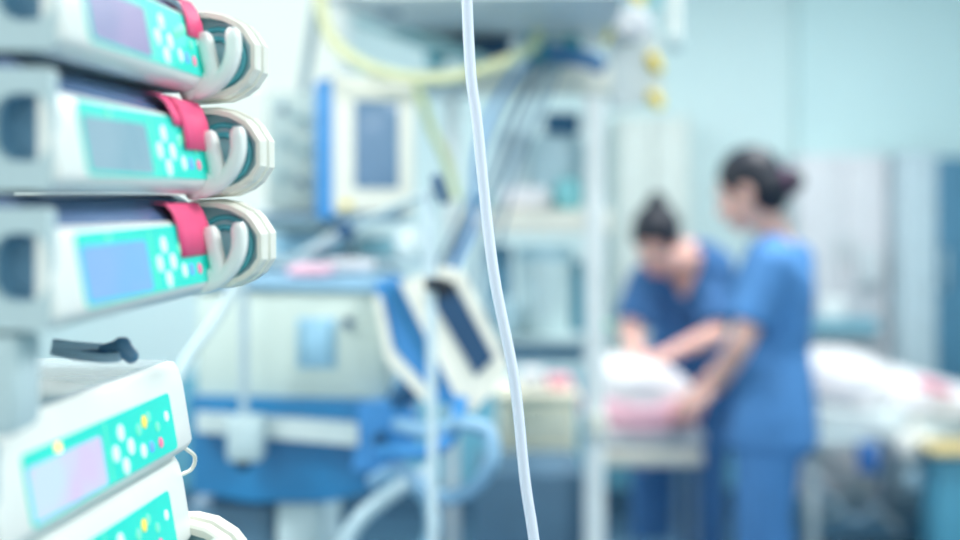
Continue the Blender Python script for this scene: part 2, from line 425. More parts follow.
# slate clip lying on the lower stack
t = thing('release_lever', 'dark slate-blue clip lever lying on top of the lower pump stack', 'clip', (-.30, .95, 1.3738))
def q(px, py, Y): return at(px, py, Y)
Yc = .94
b = BM(); tube(b, [q(52, 344, Yc), q(75, 347, Yc+.004), q(104, 349, Yc+.01), q(118, 347, Yc+.012)], .0042, 10)
tube(b, [q(52, 350, Yc), q(75, 355, Yc), q(104, 358, Yc), q(120, 357, Yc)], .0036, 10); obj('lever', b, mat('lever_slate', (176, 202, 218), .3), t)
b = BM(); capsule(b, q(121, 346, Yc+.006), q(131, 356, Yc+.006), .0065, .0055); capsule(b, q(104, 350, Yc+.006), q(124, 344, Yc+.006), .004, .005); obj('pivot', b, DSLATE, t)
b = BM(); rbox(b, (q(86, 353, Yc+.004)), (.034, .01, .004), .001); obj('inner_spring', b, NAVY, t)

# ================================================================= infusion line in focus
b = BM(); tz = 1.12
pts = [(444, -1500), (456, -500), (467, 0), (478, 130), (493, 268), (514, 378), (525, 480), (537, 570), (548, 760), (552, 1000)]
tube(b, [at(x, y, tz) for x, y in pts], .0047, 16, 8)
solo('infusion_line', b, TUBE, 'milky white infusion tube hanging sharp in front of everything', 'tube')

# ================================================================= left machine: ventilator cart
Yc = 2.4
t = thing('ventilator_cart', 'blue and cream ventilator cart with white side rail, left of centre', 'ventilator', (at(290, 0, Yc).x, Yc+.2, 0))
b = BM(); pbox(b, 196, 290, 388, 402, Yc, .40, .012); bx_ = obj('breathing_unit', b, CREAMBOX, t, label='cream metal upper housing')
b = BM(); pprism(b, [(188, 278), (375, 281), (392, 288), (392, 292), (192, 287)], Yc-.01, .42); obj('top_tray', b, mat('tray_blue', (150, 192, 218), .45), t, label='blue top tray')
b = BM(); pbox(b, 297, 318, 336, 368, Yc-.004, .006, .003); lb = obj('vent_plate', b, LBLUE, bx_)
b = BM()
for x in (302, 331): pbox(b, x-2, 322, x+2, 364, Yc-.006, .004, .001)
obj('plate_edge', b, mat('pale_slate', (140, 182, 200), .5), lb)
b = BM(); c = at(348, 323, Yc); cone(b, c+V((0, .002, 0)), c+V((0, -.012, 0)), .010, .008); obj('socket', b, NAVY, bx_)
b = BM(); pprism(b, [(190, 396), (400, 402), (408, 440), (398, 470), (372, 490), (330, 502), (250, 502), (192, 492)], Yc-.02, .44); obj('drawer_body', b, BLUE, t, label='deep blue lower body')
b = BM(); pprism(b, [(196, 413), (358, 424), (358, 446), (196, 432)], Yc-.05, .022); obj('side_rail', b, mat('pale_rail', (204, 218, 218), .4), t, label='pale side rail')
b = BM(); c = at(381, 437, Yc-.03); cone(b, c+V((0, -.004, 0)), c+V((0, -.03, 0)), .013, .012); obj('lock_knob', b, NAVY, t)
b = BM(); pprism(b, [(358, 404), (408, 400), (420, 425), (414, 452), (388, 474), (352, 470)], Yc-.045, .05); obj('corner_bumper', b, BLUE2, t, label='lighter blue corner bumper')
b = BM(); pbox(b, 186, 504, 272, 780, Yc+.03, .3, .01); obj('lower_cabinet', b, mat('grey_blue_cabinet', (84, 124, 150), .5), t)
b = BM(); pbox(b, 276, 502, 322, 790, Yc+.0, .05, .01); obj('column', b, GREY, t)
b = BM(); rbox(b, (at(290, 0, Yc).x, Yc+.2, .13), (.50, .50, .06), .02); obj('base_plate', b, BLUE2, t)
for sx in (-1, 1):
    for sy in (-1, 1):
        b = BM(); c = V((at(290, 0, Yc).x+sx*.2, Yc+.2+sy*.2, .05)); cone(b, c+V((-.015, 0, 0)), c+V((.015, 0, 0)), .05); obj('castor', b, BLACK, t)
# the white clamp box on its rod, in front of the rail
t = thing('clamp_box', 'small white clamp box on a thin rod in front of the blue cart', 'clamp', at(243, 440, Yc-.10))
b = BM(); pbox(b, 226, 418, 261, 463, Yc-.115, .06, .008); bx_ = obj('box', b, GREY, t)
b = BM(); c = at(243, 462, Yc-.09); cone(b, c+V((0, 0, .004)), c-V((0, 0, .012)), .013, .010); obj('dial', b, BLACK, t)
b = BM(); cone(b, at(244, 419, Yc-.09), at(244, 276, Yc-.09), .0075); obj('rod', b, mat('grey_rod', (176, 196, 206), .4), t)
# loose things on the tray
def pack(name, x0, y0, x1, y1, Y, d, m, label, cat, r=.012, group=None, zb=None):
    if zb is not None: y1 = HOR+(EYE-zb)*F/Y
    b = BM(); pbox(b, x0, y0, x1, y1, Y, d, r); return solo(name, b, m, label, cat, group)
pack('glove_packet', 286, 266, 330, 279, Yc+.05, .10, PINK, 'pink packet lying on the blue cart tray', 'packet', zb=1.3515)
pack('dressing_box', 322, 262, 372, 280, Yc+.18, .12, SHEET, 'white box on the blue cart tray beside the pink packet', 'box', zb=1.3515)
pack('cable_box', 196, 250, 262, 277, Yc+.22, .12, mat('pale_grey_box', (200, 216, 220), .5), 'pale grey box at the left end of the cart tray', 'box', zb=1.3515)

# tilted control display at the right of the cart
t = thing('control_display', 'tilted white control display with dark screen, leaning right beside the cart', 'display', at(450, 340, 2.25))
b = BM(); pprism(b, [(400, 284), (446, 268), (464, 274), (508, 366), (504, 380), (474, 412), (462, 410)], 2.25, .06); bz = obj('bezel', b, CREAM, t)
b = BM(); pprism(b, [(427, 292), (452, 280), (494, 358), (476, 376)], 2.244, .008); obj('screen', b, mat('dark_navy_display', (28, 72, 110), .3, var=.15), bz)
b = BM(); pprism(b, [(427, 292), (452, 280), (457, 289), (432, 301)], 2.240, .008); obj('screen_hood', b, BLACK, bz)
b = BM(); pprism(b, [(374, 284), (396, 278), (458, 388), (452, 408), (430, 396), (392, 346)], 2.28, .12); obj('rear_shell', b, BLUE2, t, label='blue rear shell')
b = BM(); pprism(b, [(384, 288), (394, 284), (444, 384), (436, 388)], 2.275, .01); obj('shell_groove', b, BLUE, t)
b = BM(); pprism(b, [(374, 296), (381, 296), (393, 350), (433, 394), (426, 404), (386, 360)], 2.27, .13); obj('shell_rim', b, CREAM, t)
b = BM(); tube(b, [at(420, 380, 2.36), at(400, 400, 2.37), at(392, 415, 2.38)], .02); obj('swivel_arm', b, NAVY, t)

# white stand with a black clamp
t = thing('circuit_stand', 'slim white stand pole with black clamp in front of the tilted display', 'stand', V((at(431, 0, 2.12).x, 2.12, 0)))
x_ = at(431, 0, 2.12).x
b = BM(); cone(b, (at(427, 0, 2.12).x, 2.12, at(0, 190, 2.12).z), (x_, 2.12, at(0, 285, 2.12).z), .009, .009); cone(b, (x_, 2.12, at(0, 284, 2.12).z), (at(437, 0, 2.12).x, 2.12, .04), .008); obj('pole', b, mat('pale_pole', (206, 224, 232), .4), t)
b = BM(); c = at(436, 284, 2.10); rbox(b, c, (.036, .04, .018), .006); obj('clamp', b, BLACK, t)
b = BM(); capsule(b, at(437, 180, 2.11), at(444, 200, 2.11), .010, .008); obj('top_knob', b, NAVY, t)
for k in range(3):
    a = 2*PI*k/3+.4; b = BM(); capsule(b, (at(437, 0, 2.12).x, 2.12, .05), (at(437, 0, 2.12).x+.22*math.cos(a), 2.12+.22*math.sin(a), .02), .012); obj('leg', b, GREY, t)
t = thing('jointed_support', 'thin grey jointed arm running up to the stand knob', 'arm', at(380, 215, 2.5))
b = BM(); capsule(b, at(290, 262, 2.60), at(352, 226, 2.5), .009); obj('lower_arm', b, GREY, t)
b = BM(); capsule(b, at(352, 226, 2.5), at(436, 190, 2.15), .007); obj('upper_arm', b, GREY, t)
b = BM(); ellipsoid(b, at(346, 230, 2.5), (.02, .02, .016)); obj('joint', b, NAVY, t)

# breathing tubes
def hose(pts, r, m, label, cat='hose', corr=.06, name='breathing_tube', seg=12):
    b = BM(); tube(b, [at(*p) for p in pts], r, 12, seg, corr); return solo(name, b, m, label, cat)
hose([(398, 425, 2.33), (432, 432, 2.2), (462, 424, 2.15), (488, 432, 2.15), (492, 462, 2.15), (470, 490, 2.2), (436, 496, 2.25), (400, 470, 2.3), (372, 482, 2.34)], .013, mat('blue_breathing_tube', (150, 192, 222), .4), 'pale blue corrugated tube looping beside the blue cart')
hose([(380, 452, 2.3), (420, 452, 2.18), (448, 440, 2.16), (462, 400, 2.22)], .012, BLUE2, 'blue tube running from the cart bumper up behind the display')
hose([(432, 470, 2.3), (396, 490, 2.28), (352, 530, 2.26), (330, 600, 2.26), (320, 700, 2.3), (330, 800, 2.4)], .015, mat('pale_tube', (190, 214, 224), .4), 'pale grey corrugated tube running down from the cart corner')
hose([(404, 478, 2.36), (428, 500, 2.34), (430, 540, 2.34), (400, 580, 2.36), (360, 640, 2.4), (350, 760, 2.5)], .014, LBLUE, 'pale blue corrugated tube curving below the white stand pole')
hose([(246, 270, 2.2), (214, 322, 1.95), (178, 376, 1.8), (150, 470, 1.7), (130, 640, 1.6), (120, 1440, 1.6)], .008, GREY, 'pale hose slanting down behind the stacked pumps', corr=0)

# ================================================================= monitor on its arm
t = thing('ventilator_monitor', 'white framed monitor with grey screen and blue side, upper left of centre', 'monitor', at(365, 216, 2.8), math.radians(0))
MR = M.Rotation(math.radians(14), 3, 'Z')
mc = at(370, 145, 2.8)
def mbox(b, ux_, uz, w_, h_, y, d, r=.006): rbox(b, mc+MR@V((ux_, y, uz)), (w_, d, h_), r, MR)
b = BM(); mbox(b, 0, 0, .182, .285, 0, .07, .012); bz = obj('bezel', b, CREAM, t)
b = BM(); mbox(b, .008, .0, .092, .182, -.036, .008, .003); obj('screen', b, SCRD, bz)
b = BM(); mbox(b, -.095, -.01, .030, .29, .02, .11, .006); obj('side_panel', b, BLUE2, t, label='bright blue side panel')
b = BM(); mbox(b, -.055, -.125, .022, .012, -.037, .006, .002); obj('button', b, YEL2, bz)
t = thing('gas_module', 'pale grey module rack with small dark knobs, left of the monitor', 'module', at(290, 212, 2.92))
b = BM(); pbox(b, 266, 92, 318, 211, 2.92, .2, .01); hs = obj('housing', b, mat('grey_green_module', (196, 212, 208), .5), t)
for x, y in ((283, 108), (300, 118), (284, 142), (302, 150), (282, 176), (301, 182)):
    b = BM(); c = at(x, y, 2.915); cone(b, c+V((0, .004, 0)), c+V((0, -.014, 0)), .010, .008, 12); obj('knob', b, DSLATE if (x+y) % 2 else RINGIN, hs)
t = thing('equipment_shelf', 'dark slate shelf carrying the grey module and monitor', 'shelf', at(320, 218, 2.8))
b = BM(); pbox(b, 256, 214, 400, 222, 2.76, .38, .004); obj('shelf_board', b, mat('slate_shelf', (96, 128, 150), .5), t)
b = BM(); pbox(b, 262, 262, 432, 267, 2.68, .45, .003); obj('shelf_board', b, mat('pale_shelf', (180, 204, 214), .5), t)
b = BM(); cone(b, (at(330, 0, 3.16).x, 3.16, at(0, 221, 3.05).z), (at(330, 0, 3.16).x, 3.16, .06), .025); obj('post', b, GREY, t)
b = BM(); rbox(b, (at(330, 0, 3.16).x, 3.16, .03), (.4, .4, .06), .02); obj('foot', b, DSLATE, t)
b = BM(); cone(b, at(324, -40, 2.95), at(303, 92, 2.95), .011); solo('support_rod', b, mat('grey_rod2', (150, 176, 186), .4), 'thin grey rod slanting down to the module rack', 'rod')
# trays of supplies below the monitor
pack('supply_tray', 270, 232, 350, 262, 2.90, .18, LBLUE, 'pale blue tray of supplies below the module shelf', 'tray', .02, zb=1.3656)
pack('wipes_tub', 394, 228, 420, 270, 2.7, .10, mat('white_tub', (226, 238, 240), .5), 'white tub right of the supply tray, behind the grey arm', 'tub', .03, zb=1.3656)
pack('supply_bin', 356, 238, 392, 268, 2.9, .14, mat('bin_teal', (150, 204, 220), .5), 'pale teal bin between the tray and the white tub', 'bin', .01, zb=1.3656)

# ================================================================= ceiling pendant
t = thing('ceiling_pendant', 'large pale grey ceiling-hung supply arm filling the top centre', 'pendant', (.05, 3.4, 2.9))
b = BM()
loft(b, [[V((x, y, z)) for x, y in ((-.34, 2.78), (.30, 2.74), (.36, 3.75), (-.12, 3.75))] for z in (1.912, 2.02)]); obj('arm_box', b, mat('pendant_grey', (236, 240, 240), .5), t)
b = BM(); cone(b, (.15, 3.4, 2.04), (.15, 3.4, 2.9), .09); obj('column', b, GREY, t)
b = BM(); pprism(b, [(352, 18), (372, 14), (480, 52), (500, 66), (470, 62), (420, 44)], 3.3, .12); obj('side_rail', b, mat('pale_teal_rail', (170, 208, 212), .5), t)
b = BM(); pbox(b, 376, -6, 400, 14, 3.0, .06, .004); obj('joint_block', b, DSLATE, t)
pack('power_unit', 440, 36, 511, 56, 3.45, .14, NAVY, 'dark navy power unit hanging under the grey ceiling arm', 'device', .01)
pack('tape_holder', 426, 44, 444, 66, 3.5, .08, CYAN, 'small turquoise box left of the navy power unit', 'box', .01)
t = thing('supply_bag', 'turquoise bag on top of the rack beam, below the ceiling arm', 'bag', at(545, 62, 3.45))
b = BM(); loft(b, [[at(x, y, 3.45)+V((0, dy, 0)) for x, y in pts] for dy, pts in ((0, [(522, 38), (560, 18), (572, 22), (582, 46), (576, 70), (530, 70)]), (.10, [(526, 38), (560, 22), (570, 26), (578, 46), (574, 70), (534, 70)]))]); obj('pouch', b, CYAN, t)
b = BM(); pprism(b, [(548, 26), (558, 22), (566, 60), (550, 62)], 3.44, .01); obj('label_strip', b, mat('pale_strip', (200, 220, 226), .6), t)

# ================================================================= equipment rack
Yr = 3.35
t = thing('equipment_rack', 'tall white equipment rack with cross beam and shelves, centre', 'rack', (at(540, 0, Yr).x, Yr+.2, 0))
for (px, Y) in ((595, Yr), (452, Yr+.45)):
    b = BM(); c = at(px, 0, Y); w_ = .050 if Y == Yr else .036
    rbox(b, (c.x, Y+.02, (1.80+.0)/2), (w_, .04, 1.80), .004); obj('post', b, mat('rack_white', (240, 244, 244), .4), t)
b = BM(); pbox(b, 470, 66, 612, 93, Yr-.02, .10, .006); obj('cross_beam', b, CREAM, t)
b = BM(); pbox(b, 404, 70, 470, 88, Yr+.05, .40, .006); obj('top_shelf', b, mat('rack_pale', (206, 220, 222), .4), t)
for (y0, y1, x0, x1, m) in ((210, 234, 462, 612, CREAM), (338, 346, 470, 606, GREY)):
    b = BM(); pbox(b, x0, y0, x1, y1, Yr+.01, .44, .005); obj('shelf', b, m, t)
b = BM(); pbox(b, 588, 415, 608, 438, Yr-.03, .05, .005); obj('rail_clamp', b, CREAM, t)
# things on the rack shelves
pack('navy_device', 546, 112, 580, 130, Yr+.10, .12, mat('deep_blue_device', (36, 100, 140), .4), 'small dark blue device on the pale bin under the cross beam', 'device', .008, zb=1.657)
pack('storage_bin', 530, 134, 584, 184, Yr+.08, .25, mat('misty_bin', (186, 214, 224), .4), 'misty blue storage bin behind the shelf packs', 'bin', .03, zb=1.4627)
pack('paper_carton', 500, 132, 526, 190, Yr+.12, .2, mat('misty_carton', (196, 216, 222), .5), 'pale upright carton left of the misty storage bin', 'carton', .006, zb=1.4627)
pack('linen_pack', 500, 186, 552, 209, Yr+.04, .2, SHEET, 'white soft pack on the middle rack shelf', 'pack', .03, zb=1.4627)
pack('linen_pack', 556, 178, 584, 209, Yr+.03, .12, mat('aqua_pack', (140, 212, 218), .5), 'aqua pack right of the white soft pack', 'pack', .02, zb=1.4627)
pack('linen_pack', 472, 192, 498, 209, Yr+.06, .15, mat('paleaqua_pack', (190, 226, 232), .5), 'pale aqua pack at the left end of the middle rack shelf', 'pack', .02, zb=1.4627)
# round suction canister and bags under the shelf
t = thing('suction_canister', 'pale round suction canister below the middle rack shelf', 'canister', (at(545, 337, Yr+.1).x, Yr+.12, 1.14))
c = at(545, 290, Yr+.12)
b = BM(); cone(b, V((c.x, c.y, 1.14)), V((c.x, c.y, at(0, 258, c.y).z)), .062, .072, 24); obj('jar', b, mat('misty_jar', (206, 226, 228), .3), t)
b = BM(); cone(b, V((c.x, c.y, at(0, 258, c.y).z)), V((c.x, c.y, at(0, 247, c.y).z)), .078, .070, 24); obj('lid', b, mat('misty_lid', (156, 196, 210), .4), t)
pack('drug_box', 486, 246, 512, 337, Yr+.15, .15, mat('steel_blue_box', (104, 156, 184), .5), 'steel blue upright box left of the round canister', 'box', .008, zb=1.14)
pack('folded_drape', 494, 300, 520, 337, Yr+.05, .08, mat('soft_blue', (190, 220, 230), .7), 'soft pale blue folded drape in front of the steel blue box', 'drape', .02, zb=1.14)
pack('waste_box', 572, 262, 585, 337, Yr+.16, .10, mat('teal_box', (92, 160, 182), .5), 'narrow teal box between the canister and rack post', 'box', .006, zb=1.14)
pack('green_pack', 596, 322, 612, 338, Yr+.2, .06, mat('green_pack', (120, 200, 170), .5), 'small green pack behind the right rack post', 'pack', .01, zb=1.14)
pack('lower_case', 474, 345, 584, 362, Yr+.12, .24, mat('blue_grey_case', (130, 172, 194), .5), 'blue-grey case below the round canister', 'case', .01)
pack('lower_crate', 476, 474, 584, 560, Yr+.08, .32, mat('dark_crate', (82, 118, 144), .6), 'dark blue-grey crate stacked on the floor crate inside the rack', 'crate', .01, zb=.401)
b = BM(); rbox(b, (at(530, 0, 3.6).x, 3.6, .2), (.34, .3, .4), .01); solo('floor_crate', b, mat('floor_crate', (70, 100, 126), .6), 'dark crate standing on the floor inside the rack', 'crate')
# cables sweeping down from the beam
cab = [([(545, 58, 3.2), (520, 110, 3.1), (494, 180, 3.05), (462, 236, 3.0), (440, 290, 3.0)], .006, NAVY),
       ([(538, 60, 3.2), (505, 116, 3.1), (484, 170, 3.0), (455, 232, 3.0), (430, 280, 3.0)], .006, SLATE),
       ([(552, 62, 3.22), (534, 110, 3.12), (506, 176, 3.1), (480, 250, 3.1), (472, 310, 3.2), (478, 334, 3.34)], .0055, SLATE),
       ([(528, 60, 3.2), (500, 96, 3.1), (478, 150, 3.0), (474, 220, 2.95), (452, 270, 2.9)], .0075, BLUE2),
       ([(560, 60, 3.24), (546, 100, 3.15), (520, 160, 3.12), (498, 240, 3.12)], .004, DSLATE)]
cl = ['navy cable curving furthest left below the rack beam', 'slate cable just left of the navy one, ending at the display', 'slate cable right of the navy one, reaching lowest', 'thick blue cable hanging beside the sharp infusion tube', 'thin dark slate cable hanging rightmost from the beam']
for (p, r_, m), lb_ in zip(cab, cl): hose(p, r_, m, lb_, 'cable', 0, 'cable')
b = BM(); tube(b, [at(548, 52, 3.26), at(590, 60, 3.24), at(600, 66, 3.26)], .022); solo('cable_bundle', b, mat('blue_bundle', (70, 124, 172), .5), 'blue bundle of leads lying on the rack beam', 'cable')
# yellow hoses
hose([(318, -60, 2.7), (322, 12, 2.7), (338, 46, 2.7), (376, 70, 2.7), (430, 79, 2.75), (480, 70, 2.85), (516, 56, 2.95), (534, 46, 3.1), (538, 33, 3.18)], .0125, YELLOW, 'long yellow gas hose sagging below the ceiling arm', corr=0, name='gas_hose')
hose([(404, 78, 2.95), (420, 96, 2.95), (432, 130, 2.95), (446, 160, 2.95), (456, 200, 2.95)], .010, mat('faint_yellow_hose', (214, 224, 168), .5), 'faint yellow-green hose behind the monitor, right side', corr=0, name='gas_hose')
hose([(606, -60, 3.3), (608, 10, 3.3), (610, 30, 3.3), (604, 44, 3.3)], .008, mat('soft_yellow_hose', (238, 226, 150), .5), 'short yellow hose coming down to the beam end', corr=0, name='gas_hose')
t = thing('gas_outlet_panel', 'white block with hanging yellow gas plugs at the right beam end', 'gas outlet', at(635, 60, 3.5))
b = BM(); pprism(b, [(612, 30), (640, 8), (660, 40), (664, 100), (612, 108)], 3.5, .12); obj('block', b, mat('outlet_white', (226, 234, 236), .5), t)
for x, y0, y1 in ((655, 54, 72), (656, 92, 108), (638, -12, 3)):
    b = BM(); capsule(b, at(x-3, y0+4, 3.48), at(x+3, y1-4, 3.48), .016, .014); obj('plug', b, YEL2, t)
b = BM(); ellipsoid(b, at(632, 24, 3.46), (.05, .04, .045)); obj('coiled_lead', b, SHEET, t)
b = BM(); cone(b, at(652, 8, 3.56), V((at(652, 0, 3.56).x, 3.56, 2.9)), .03); obj('drop_column', b, mat('aqua_column', (158, 206, 214), .5), t)
t = thing('drop_pipe', 'white pipe hanging from the ceiling right of the gas plugs', 'pipe', at(674, 0, 3.9))
b = BM(); cone(b, V((at(674, 0, 3.9).x, 3.9, at(0, 38, 3.9).z)), V((at(674, 0, 3.9).x, 3.9, 2.9)), .018); obj('pipe', b, WHITE, t)
b = BM(); rbox(b, V((at(674, 0, 3.9).x, 3.9, at(0, 44, 3.9).z)), (.05, .05, .04), .008); obj('outlet', b, GREY, t)

# ================================================================= rear wall furniture
t = thing('wall_cabinet', 'pale grey-white cabinet against the back wall behind the nurses', 'cabinet', (at(660, 0, 6.1).x, 6.2, 0))
b = BM(); pbox(b, 616, 116, 690, 460, 6.1, .25, .01); cb = obj('body', b, mat('warm_white_cabinet', (204, 214, 210), .5), t)
b = BM(); pbox(b, 618, 120, 652, 455, 6.085, .018, .006); obj('door', b, mat('warm_white_door', (206, 216, 212), .5), t)
b = BM(); pbox(b, 654, 120, 688, 455, 6.085, .018, .006); obj('door', b, mat('warm_white_door', (206, 216, 212), .5), t)
t = thing('tall_cabinet', 'wide pale pinkish-white cabinet right of the standing nurse', 'cabinet', (at(850, 0, 6.0).x, 6.15, 0))
PKW = mat('pinkish_white_laminate', (210, 213, 219), .5)
b = BM(); cA = at(798, 155, 6.05); cB = at(888, 155, 6.05); rbox(b, ((cA.x+cB.x)/2, 6.2, cA.z/2), (cB.x-cA.x, .28, cA.z), .006); obj('body', b, PKW, t)
for k in range(2):
    xa, xb = (800, 843) if k == 0 else (845, 887)
    b = BM(); pbox(b, xa, 158, xb, 318, 6.045, .018, .005); d = obj('door', b, PKW, t)
    b = BM(); x = 838 if k == 0 else 850; pbox(b, x-1.5, 235, x+1.5, 262, 6.03, .012, .002); obj('handle', b, GREY, d)
b = BM(); pbox(b, 792, 320, 880, 334, 5.95, .12, .004); obj('worktop', b, mat('teal_worktop', (120, 176, 196), .5), t)
pack('towel_dispenser', 858, 248, 882, 285, 5.975, .055, mat('misty_dispenser', (196, 206, 212), .5), 'small grey dispenser fixed on the pale pinkish cabinet', 'dispenser', .01)
pack('counter_monitor', 822, 298, 846, 320, 5.97, .06, mat('bright_monitor', (232, 240, 242), .5), 'small white box on the teal worktop', 'box', .01, zb=0.9425)
t = thing('storage_locker', 'tall grey locker with dark teal side at the right edge', 'locker', (at(930, 0, 5.9).x, 6.0, 0))
b = BM(); cA = at(900, 152, 5.9); cB = at(937, 152, 5.9); rbox(b, ((cA.x+cB.x)/2, 6.1, cA.z/2), (cB.x-cA.x, .4, cA.z), .006); obj('side_panel', b, mat('grey_locker', (176, 196, 206), .5), t)
b = BM(); cA = at(937, 157, 5.9); cB = at(1010, 157, 5.9); rbox(b, ((cA.x+cB.x)/2, 6.1, cA.z/2), (cB.x-cA.x, .38, cA.z), .006); dd = obj('door', b, mat('dark_teal_locker', (66, 120, 150), .45), t)
b = BM(); pbox(b, 944, 250, 947, 290, 5.885, .014, .002); obj('handle', b, STEEL, dd)

# ================================================================= cream cabinet left of the pink bed
t = thing('bedside_cabinet', 'cream topped cabinet left of the pink bedding, behind the tube', 'cabinet', (at(540, 0, 3.95).x, 4.1, 0))
Yb = 3.95
CRB = mat('cream_cabinet', (240, 236, 214), .5)
b = BM(); pbox(b, 498, 398, 577, 462, Yb, .3, .01); bd = obj('drawer_unit', b, CRB, t)
b = BM(); pbox(b, 494, 394, 580, 401, Yb-.015, .33, .004); obj('worktop', b, CRB, t)
b = BM(); pbox(b, 506, 424, 568, 426, Yb-.008, .01, .001); obj('drawer_line', b, GREY, bd)
xa, xb = at(500, 0, Yb).x, at(575, 0, Yb).x
for x in (xa+.01, xb-.01):
    for y in (Yb+.03, Yb+.27):
        b = BM(); cone(b, (x, y, at(0, 460, Yb).z), (x, y, 0), .012); obj('leg', b, GREY, t)
b = BM(); rbox(b, ((xa+xb)/2, Yb+.15, .3), (xb-xa-.03, .25, .03), .004); obj('lower_shelf', b, DSLATE, t)
pack('gauze_box', 520, 372, 545, 395, Yb+.06, .1, SHEET, 'white box on the cream cabinet top', 'box', .008, zb=0.913)
pack('glove_box', 548, 378, 572, 395, Yb+.08, .1, mat('rose_box', (232, 160, 176), .6), 'rose pink box on the cream cabinet top', 'box', .006, zb=0.913)

# ================================================================= cot with pink and white bedding
Yq = 4.35
t = thing('baby_cot', 'steel framed cot between the two nurses', 'cot', (at(640, 0, Yq).x, Yq+.2, 0))
x0, x1 = at(592, 0, Yq).x, at(706, 0, Yq).x; zt = at(0, 433, Yq).z; xm = (x0+x1)/2
b = BM(); rbox(b, (xm, Yq+.23, zt-.02), (x1-x0, .46, .04), .008); obj('bed_deck', b, mat('deck_white', (220, 226, 230), .4), t)
b = BM(); pbox(b, 592, 450, 704, 466, Yq-.01, .03, .006); obj('lower_rail', b, CREAM, t)
b = BM(); pbox(b, 596, 441, 700, 450, Yq+.02, .02, .003); obj('rail_gap_panel', b, mat('gap_grey', (150, 160, 184), .5), t)
for x in (x0+.03, x1-.03):
    for y in (Yq+.04, Yq+.42):
        b = BM(); cone(b, (x, y, zt-.03), (x, y, .05), .014); lg = obj('leg', b, mat('dim_steel_leg', (120, 150, 176), .4), t)
        b = BM(); cone(b, (x-.012, y, .035), (x+.012, y, .035), .035); obj('castor', b, BLACK, lg)
b = BM(); rbox(b, (xm, Yq+.23, .25), (x1-x0-.06, .40, .03), .006); obj('under_shelf', b, DSLATE, t)
# bedding
def cushion(b, pix, Y, depth, bulge=.03):
    """soft bundle: outline bulging front to back"""
    n = len(pix); cx = sum(p[0] for p in pix)/n; cy = sum(p[1] for p in pix)/n
    lps = []
    for k in range(9):
        f = -1+2*k/8; s_ = max(.25, (1-abs(f)**2.4)**.4)
        lps.append([at(cx+(x-cx)*s_, max(y, 0) if False else cy+(y-cy)*(s_ if y < cy else 1), Y)+V((0, depth*(f+1)/2, 0)) for x, y in pix])
    loft(b, lps)
def outline(pts, n=5):
    P = [V((x, y, 0)) for x, y in pts]; m_ = len(P); out = []
    for i in range(m_):
        a, b_, c, d = P[i-1], P[i], P[(i+1) % m_], P[(i+2) % m_]
        for k in range(n):
            t_ = k/n; q_ = .5*((2*b_)+(c-a)*t_+(2*a-5*b_+4*c-d)*t_*t_+(3*b_-a-3*c+d)*t_**3); out.append((q_.x, q_.y))
    return out
b = BM(); cushion(b, outline([(592, 402), (640, 398), (706, 396), (708, 430), (640, 432), (592, 431)]), Yq-.02, .48); solo('pink_blanket', b, PINK, 'pink blanket folded flat on the cot under the white bundle', 'blanket')
b = BM(); cushion(b, outline([(592, 402), (595, 373), (618, 363), (650, 365), (682, 377), (700, 393), (698, 404), (640, 406)]), Yq, .44); solo('white_bundle', b, SHEET, 'white swaddling bundle lying on the pink blanket', 'blanket')

# ================================================================= bed on the right
t = thing('hospital_bed', 'hospital bed with pale sheets at the right edge', 'bed', (at(890, 0, 5.0).x, 5.2, 0))
Yd = 4.9
MESHY = mat('bed_grey', (190, 206, 212), .5)
b = BM(); cushion(b, outline([(806, 408), (830, 405), (880, 405), (960, 412), (1040, 418), (1046, 436), (960, 440), (880, 440), (808, 438)]), Yd, .8); obj('mattress', b, mat('mattress_pale', (216, 228, 230), .7), t)
b = BM(); pbox(b, 800, 438, 1040, 448, Yd+.02, .76, .006); obj('bed_frame', b, MESHY, t)
for i_, (px, Y) in enumerate(((812, Yd+.08), (1030, Yd+.08), (812, Yd+.7), (1030, Yd+.7))):
    c = at(px, 0, Y); b = BM(); rbox(b, (c.x, Y, .3), (.04, .04, .46), .006); lg = obj('leg', b, MESHY, t)
    b = BM(); cone(b, (c.x-.015, Y, .045), (c.x+.015, Y, .045), .045); obj('castor', b, BLACK, lg)
b = BM(); cone(b, at(818, 452, Yd+.2), at(900, 530, Yd+.2), .016); obj('lift_strut', b, MESHY, t)
b = BM(); cone(b, at(900, 452, Yd+.25), at(820, 525, Yd+.25), .016); obj('lift_strut', b, GREY, t)
b = BM(); rbox(b, (at(870, 0, Yd+.3).x, Yd+.4, .22), (.7, .4, .08), .01); obj('motor_box', b, mat('bed_dim_blue', (90, 136, 164), .5), t)
b = BM(); tube(b, [at(808, 470, Yd+.0), at(830, 500, Yd+.0), at(856, 520, Yd), at(880, 505, Yd)], .010); obj('bed_cable', b, SLATE, t)
b = BM(); cushion(b, outline([(808, 402), (812, 366), (840, 358), (880, 360), (902, 374), (916, 392), (910, 404), (860, 408)]), Yd+.05, .55); solo('white_pillow', b, SHEET, 'large white pillow on the right bed beside the standing nurse', 'pillow')
b = BM(); cushion(b, outline([(886, 396), (912, 378), (940, 382), (975, 392), (1020, 404), (1022, 414), (950, 414), (890, 412)]), Yd+.0, .6); solo('white_duvet', b, SHEET, 'white crumpled duvet on the right bed beyond the pillow', 'duvet')
b = BM(); cushion(b, outline([(922, 384), (938, 383), (958, 391), (962, 397), (942, 395), (926, 390)]), Yd-.02, .3); solo('pink_towel', b, mat('deep_pink_towel', (240, 160, 180), .8), 'pink towel folded on the duvet at the right edge', 'towel')
t = thing('urine_bottle', 'white plastic bottle hanging on the bed frame at right', 'bottle', at(916, 460, Yd-.08))
b = BM(); rbox(b, at(915, 446, Yd-.08), (.14, .06, .11), .03); obj('body', b, WHITE, t)
